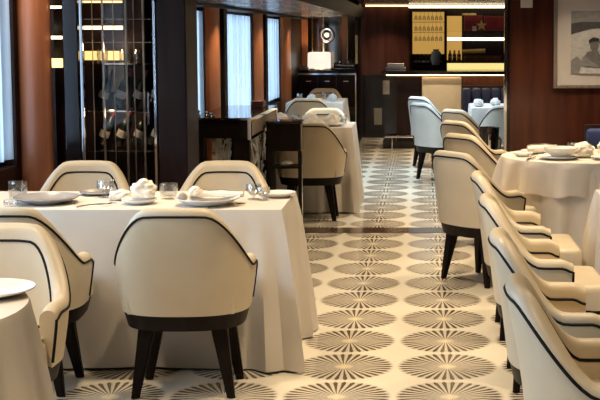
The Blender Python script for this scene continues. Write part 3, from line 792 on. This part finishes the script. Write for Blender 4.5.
o = obj('lamp_shade', b, M['shade'], t); o.location.z = .02
l = bpy.data.lights.new('lamp_bulb', 'POINT'); l.energy = 6; l.color = (1, .8, .55); l.shadow_soft_size = .04
lo = bpy.data.objects.new('bulb', l); C.objects.link(lo); lo.parent = t; lo.location = (0, 0, .16)
t = thing('serving_tray', 'silver grey serving tray stack beside the lit lamp', 'tray', (-1.13, 17.78, 1.06))
b = BM(); box(b, -.17, .17, -.12, .12, 0, .03, .006); obj('base', b, M['steel'], t)
b = BM(); box(b, -.14, .16, -.11, .11, .031, .10, .02); obj('lid', b, M['steel'], t)
b = BM(); tube(b, [(-.05, 0, .10), (-.04, 0, .13), (.06, 0, .13), (.07, 0, .10)], .007, 6); obj('handle', b, M['chrome'], t)
b = BM(); box(b, -.07, .07, -.05, .05, 0, .035, .004); tag(obj('book', b, M['wall_plate'], None, False, (-1.68, 17.7, 1.061)), 'small grey closed book left of the lit lamp', 'book')
t = thing('ring_sconce', 'round chrome ring wall ornament above the lit lamp', 'wall ornament', (-1.385, 18.06, 1.55))
b = BM(); ring = [(.095*math.cos(a), 0, .095*math.sin(a)) for a in [2*PI*i/28 for i in range(29)]]; tube(b, ring, .022, 10, False); obj('ring', b, M['chrome'], t)
b = BM(); bmesh.ops.create_uvsphere(b, u_segments=16, v_segments=10, radius=.035); obj('bulb', b, M['shade'], t)
b = BM(); tube(b, [(0, 0, .035), (0, 0, .10)], .008, 8); obj('arm', b, M['chrome'], t)

# ------------------------------------------------------------------ bar
t = thing('bar_counter', 'dark bar counter with veneer front, lit under edge and brass foot rail', 'bar', (0, 0, 0))
b = BM(); box(b, -.56, 1.7, 16.95, 17.6, 1.015, 1.06, .006); obj('counter_top', b, M['black_gloss'], t, False)
b = BM(); box(b, -.53, 1.68, 17.16, 17.55, .10, 1.015); obj('front_panel', b, M['wood_bar'], t, False)
b = BM(); box(b, -.53, -.36, 17.12, 17.16, .10, 1.015); obj('end_panel', b, M['black_gloss'], t, False)
b = BM(); box(b, -.36, -.02, 17.13, 17.16, .10, .98); obj('wood_panel', b, M['wood_dark'], t, False)
b = BM(); box(b, -.015, .525, 17.05, 17.16, .25, .985, .02); obj('upholstered_panel', b, M['leather'], t)
b = BM(); box(b, -.55, 1.69, 17.09, 17.5, 0, .10); obj('plinth', b, M['black_gloss'], t, False)
b = BM(); box(b, -.50, 1.65, 17.02, 17.04, 1.000, 1.014); obj('light_strip', b, M['bar_led'], t, False)
b = BM(); tube(b, [(-.52, 16.98, .17), (1.6, 16.98, .17)], .018, 10)
for x in (-.45, -.1, .6, 1.3): tube(b, [(x, 17.1, .15), (x, 16.98, .17)], .010, 8)
obj('foot_rail', b, M['chrome'], t)
b = BM(); tube(b, [(-.42, 16.98, .17), (-.42, 16.98, .01)], .012, 8); lathe(b, [(.03, .001), (.03, .012)], 14, -.42, 16.98); obj('rail_post', b, M['chrome'], t)
t = thing('menu_box', 'cream box with a brown band on the left end of the bar counter', 'box', (-.38, 17.2, 1.061))
b = BM(); box(b, -.13, .14, -.1, .1, 0, .05, .004); obj('body', b, M['label'], t, False)
b = BM(); box(b, -.11, .12, -.09, .09, .051, .10, .004); obj('lid', b, M['napkin'], t, False)
b = BM(); box(b, -.135, .145, -.102, .102, .018, .03); obj('band', b, M['wood_bar'], t, False)
# back bar shelving
YB = 18.62
def zb(y): return 1.55 - (y-35)*YB/1250*1.0
def xb(x): return (x-423)*YB/1250
t = thing('back_bar', 'back bar shelving with glowing gold shelves and a dark framed glass bay', 'shelf', (0, 0, 0))
b = BM(); box(b, xb(409), xb(512), 18.80, 18.84, .9, 1.99); obj('back_panel', b, M['wood_dark'], t, False)
b = BM(); box(b, xb(409), xb(512), 18.45, 18.80, .85, zb(71)); obj('base', b, M['black_gloss'], t, False)
for x in (410, 444.5): 
    b = BM(); box(b, xb(x), xb(x+2.2), 18.50, 18.80, zb(71), zb(9.5)); obj('upright', b, M['black_wood'], t, False)
b = BM(); box(b, xb(505), xb(507.5), 18.5, 18.8, zb(71), zb(9.5)); obj('upright', b, M['chrome'], t, False)
b = BM(); box(b, xb(412.2), xb(444.5), 18.50, 18.80, zb(67.5), zb(65)); obj('shelf', b, M['black_wood'], t, False)
b = BM(); box(b, xb(412.2), xb(444.5), 18.50, 18.80, zb(11.5), zb(9.5)); obj('shelf', b, M['black_wood'], t, False)
b = BM(); box(b, xb(412.5), xb(444.2), 18.785, 18.795, zb(54), zb(12)); obj('lit_panel', b, M['gold_panel'], t, False)
b = BM(); box(b, xb(409), xb(509), 18.47, 18.50, zb(8.5), zb(6)); obj('light_strip', b, M['led'], t, False)
for y, m in ((39.5, 'led'),):
    b = BM(); box(b, xb(447), xb(505), 18.50, 18.80, zb(y)-.0, zb(y)+.012); s = obj('shelf', b, M['black_wood'], t, False)
    b = BM(); box(b, xb(447), xb(505), 18.485, 18.50, zb(40.5), zb(37.5)); obj('light_strip', b, M[m], s, False)
b = BM(); box(b, xb(447), xb(505), 18.52, 18.80, zb(31)-.008, zb(31)); obj('shelf', b, M['glass'], t, False)
b = BM(); box(b, xb(447), xb(505), 18.52, 18.80, zb(60.5)-.01, zb(60.5)); obj('shelf', b, M['black_wood'], t, False)
b = BM(); box(b, xb(447), xb(504), 18.60, 18.62, zb(69.5), zb(63)); obj('lit_panel', b, emit('backlit_yellow', (1, .80, .28), .85), t, False)
b = BM(); box(b, xb(447), xb(462), 18.785, 18.795, zb(38), zb(16)); obj('lit_panel', b, M['gold_panel'], t, False)
b = BM(); box(b, xb(447), xb(462), 18.785, 18.795, zb(60), zb(41)); obj('lit_panel', b, M['gold_panel'], t, False)
# hanging glasses
g0 = BM(); lathe(g0, [(.028, 0), (.028, -.003), (.004, -.008), (.004, -.05), (.022, -.07), (.026, -.10), (.022, -.125), (.020, -.125), (.024, -.10), (.003, -.055)], 14, cap=False)
gl = obj('hanging_glass', g0, M['glass'], None, True, (xb(416), 18.6, zb(12))); tag(gl, 'stemmed glass hanging upside down in the gold lit bay of the back bar', 'glass', 'hanging glasses in the back bar')
for row, yz in enumerate((12, 22.5, 32.5)):
    if row:
        pass
    for k in range(7):
        if row == 0 and k == 0: continue
        o = gl.copy(); C.objects.link(o); o.location = (xb(416 + k*4.1), 18.6 + .02*(k % 2), zb(yz)-.002)
for yz in (22.3, 32.3):
    b = BM(); box(b, xb(412.2), xb(444.5), 18.56, 18.66, zb(yz)-.002, zb(yz)+.006); obj('rack', b, M['brass'], t, False)
b = BM(); lathe(b, [(.05, 0), (.065, .01), (.085, .10), (.07, .19), (.04, .215), (.05, .235), (.045, .235), (.001, .20)], 24)
tag(obj('vase', b, M['blue_grey'], None, True, (xb(436), 18.57, zb(65)+.001)), 'blue grey rounded vase standing in the gold lit bay', 'vase')
sp0 = make_bottle('spirit_bottle', 'dark spirit bottle on the bottom shelf of the gold lit bay', 'bottle', 'spirit bottles in the lit bay', 'label', 'bottle')
sp0.scale = (.72, .72, .55)
for k in range(7):
    o = sp0 if k == 0 else dup(sp0, (0, 0, 0), 0, sp0['label'])
    o.location = (xb(415.5 + k*4.2), 18.72 if k in (4, 5) else 18.58 + .04*(k % 2), zb(65)+.001)
    if k in (4, 5): o.location.y = 18.73
am = make_bottle('spirit_bottle', 'amber bottle on the lower gold shelf of the back bar', 'bottle', 'amber bottles on the lower gold shelf', 'label', 'amber'); am.scale = (.8, .8, .5)
for k in range(3):
    o = am if k == 0 else dup(am, (0, 0, 0), 0, am['label']); o.location = (xb(450 + k*4.4), 18.62, zb(60.5)+.001)
# boxes and ornaments on the right shelves
b = BM(); box(b, xb(464), xb(482), 18.60, 18.72, 0, .23, .004); tag(obj('gift_box', b, M['red'], None, False, (0, 0, zb(31)+.001)), 'dark red box at the left of the glass shelf in the back bar', 'box')
b = BM(); box(b, xb(484), xb(503.5), 18.60, 18.72, 0, .22, .004); tag(obj('gift_box', b, M['red'], None, False, (0, 0, zb(31)+.001)), 'dark red box behind the star ornament in the back bar', 'box')
b = BM(); vsf = []; 
pts = []
for i in range(10):
    a = PI/2 + i*PI/5; rr = .085 if i % 2 == 0 else .035; pts.append((rr*math.cos(a), rr*math.sin(a)))
f0 = [b.verts.new((x, -.012, z+.075)) for x, z in pts]; f1 = [b.verts.new((x, .012, z+.075)) for x, z in pts]
b.faces.new(f0); b.faces.new(f1[::-1])
for i in range(10): b.faces.new((f0[i], f0[(i+1) % 10], f1[(i+1) % 10], f1[i]))
tag(obj('star_ornament', b, M['gold_dim'], None, False, (xb(481), 18.56, zb(31)+.006)), 'golden star shaped ornament in front of the red boxes', 'ornament')
b = BM(); box(b, -.03, .03, -.02, .02, 0, .07, .003); tag(obj('card', b, M['label'], None, False, (xb(474), 18.56, zb(31)+.001)), 'small pale card box left of the star ornament', 'box')
b = BM(); box(b, xb(462), xb(476), 18.6, 18.7, 0, .03, .002); tag(obj('book', b, M['gold_dim'], None, False, (0, 0, zb(31)+.232)), 'thin gold book lying on top of the left red box', 'book')
b = BM(); tube(b, [(xb(462), 18.62, .04), (xb(485), 18.60, .055)], .035, 14); tag(obj('scroll', b, M['gold_dim'], None, True, (0, 0, zb(53)-.02)), 'gold rolled tube lying on the wooden case in the back bar', 'tube')
b = BM(); box(b, xb(464), xb(501), 18.55, 18.75, 0, .075, .004); tag(obj('wooden_case', b, M['wood_bar'], None, False, (0, 0, zb(60.5)+.001)), 'long wooden case on the lower right shelf of the back bar', 'box')

# sofas
def sofa(x0, x1, y0, y1, top, lab, n, fm='navy'):
    t = thing('sofa', lab, 'sofa', (0, 0, 0))
    bm = BM(); box(bm, x0, x1, y0, y1, .10, .44, .03); obj('seat', bm, M[fm], t)
    k = (x1-x0)/n
    for i in range(n):
        bm = BM(); box(bm, x0+i*k+.004, x0+(i+1)*k-.004, y1-.16, y1, .44, top, .035); obj('back_cushion', bm, M[fm], t)
    bm = BM(); box(bm, x0, x1, y1, y1+.04, .05, top+.03, .01); obj('frame', bm, M['wood_dark'], t)
    for x in (x0+.05, x1-.09):
        bm = BM(); box(bm, x, x+.04, y0+.05, y0+.09, 0, .10); obj('leg', bm, M['black_wood'], t)
sofa(.50, 1.25, 15.6, 16.2, .87, 'navy blue tufted sofa in front of the bar behind the far white table', 6)
sofa(1.345, 2.5, 9.75, 10.35, .78, 'navy blue sofa back at the right edge behind the round table', 4, 'navy_bright')
# wine bucket
t = thing('wine_bucket', 'tall glossy black wine bucket with a silver stripe beside the picture wall edge', 'bucket', (.60, 11.35, 0))
b = BM(); lathe(b, [(.10, 0), (.105, .01), (.03, .02), (.025, .38), (.06, .40)], 24); obj('stand', b, M['black_wood'], t)
b = BM(); lathe(b, [(.065, .40), (.08, .42), (.095, .70), (.099, .715), (.093, .715), (.088, .69), (.07, .43), (.001, .43)], 28); obj('bucket', b, M['black_gloss'], t)
b = BM(); box(b, -.012, .016, -.105, -.085, .47, .66, .003); obj('stripe', b, M['chrome'], t)

# ------------------------------------------------------------------ picture and wall plates
t = thing('framed_picture', 'large framed black and white beach photograph with a wide pale mat on the wood wall', 'picture', (1.145, 11.0, 1.085))
W, Hh = .95, .98
b = BM()
for (x0, x1, z0, z1) in ((0, .03, 0, Hh), (W-.03, W, 0, Hh), (.03, W-.03, 0, .03), (.03, W-.03, Hh-.03, Hh)): box(b, x0, x1, -.035, -.002, z0, z1, .004)
obj('frame', b, M['frame'], t, False)
b = BM(); box(b, .03, W-.03, -.016, -.004, .03, Hh-.03); obj('mat_board', b, M['mat_board'], t, False)
px0, px1, pz0, pz1 = .150, W-.150, .125, .675
b = BM(); box(b, px0, px1, -.019, -.0165, pz0, pz1); ph = obj('photograph', b, M['p_sand'], t, False)
def poly(pts, y, m, nm):
    bm = BM(); a = [bm.verts.new((x, y, z)) for x, z in pts]; c = [bm.verts.new((x, y+.0012, z)) for x, z in pts]
    bm.faces.new(a); bm.faces.new(c[::-1]); n = len(pts)
    for i in range(n): bm.faces.new((a[i], a[(i+1) % n], c[(i+1) % n], c[i]))
    obj(nm, bm, M[m], ph, False)
poly([(px0, .55), (px0+.2, .565), (px1, .56), (px1, pz1), (px0, pz1)], -.0205, 'p_sky', 'print_sky')
poly([(px0, .47), (px0+.18, .52), (px1, .53), (px1, .575), (px0+.1, .58), (px0, .565)], -.0220, 'p_sea', 'print_sea')
poly([(px0, pz0), (px0, .24), (px0+.05, .28), (px0+.10, .24), (px0+.14, pz0)], -.0220, 'p_mid', 'print_shadow')
def ell(cx, cz, rx, rz, n=20, rot=0):
    return [(cx + rx*math.cos(2*PI*i/n)*math.cos(rot) - rz*math.sin(2*PI*i/n)*math.sin(rot), cz + rx*math.cos(2*PI*i/n)*math.sin(rot) + rz*math.sin(2*PI*i/n)*math.cos(rot)) for i in range(n)]
fx = px0 + .205
for (cx_, cz_, s_) in ((fx, .30, 1.0), (fx+.16, .30, .95)):
    poly([(cx_-.09*s_, pz0+.03), (cx_-.10*s_, cz_-.05), (cx_-.06*s_, cz_+.02), (cx_+.03*s_, cz_+.03), (cx_+.07*s_, cz_-.04), (cx_+.10*s_, pz0+.05)], -.0235, 'p_skin', 'print_torso')
    poly(ell(cx_, cz_+.075*s_, .038*s_, .055*s_), -.0250, 'p_skin', 'print_head')
    poly([(cx_-.045*s_, cz_+.08*s_), (cx_-.05*s_, cz_+.12*s_), (cx_-.01*s_, cz_+.145*s_), (cx_+.04*s_, cz_+.135*s_), (cx_+.05*s_, cz_+.08*s_), (cx_+.03*s_, cz_+.11*s_), (cx_-.03*s_, cz_+.105*s_)], -.0265, 'p_dark', 'print_hair')
    poly([(cx_-.10*s_, pz0+.05), (cx_-.11*s_, cz_-.04), (cx_-.085*s_, cz_-.01), (cx_-.02*s_, cz_-.07), (cx_+.04*s_, cz_-.10), (cx_+.03*s_, cz_-.125), (cx_-.06*s_, cz_-.10)], -.0280, 'p_mid', 'print_arm')
poly([(fx-.13, pz0+.004), (fx-.12, pz0+.06), (fx+.0, pz0+.05), (px1-.004, pz0+.06), (px1-.004, pz0+.004)], -.0295, 'p_light', 'print_towel')
b = BM(); box(b, -.052, .052, -.02, 0, 0, .11, .004)
t = obj('wall_plate', b, M['mat_board'], None, False, (.0+.905, 10.999, 1.787)); tag(t, 'small square cream plate at the top of the wood wall left of the picture', 'wall plate')
b = BM(); box(b, -.045, .045, -.012, 0, 0, .19, .003)
tag(obj('switch_panel', b, M['wall_plate'], None, False, (-.505, 17.119, .74)), 'upright grey switch panel on the dark end of the bar', 'switch')
b = BM(); box(b, -.06, .06, -.012, 0, 0, .25, .003)
tag(obj('wall_vent', b, M['wall_plate'], None, False, (-.68, 18.859, .20)), 'low beige grille plate on the dark wall left of the bar', 'vent')
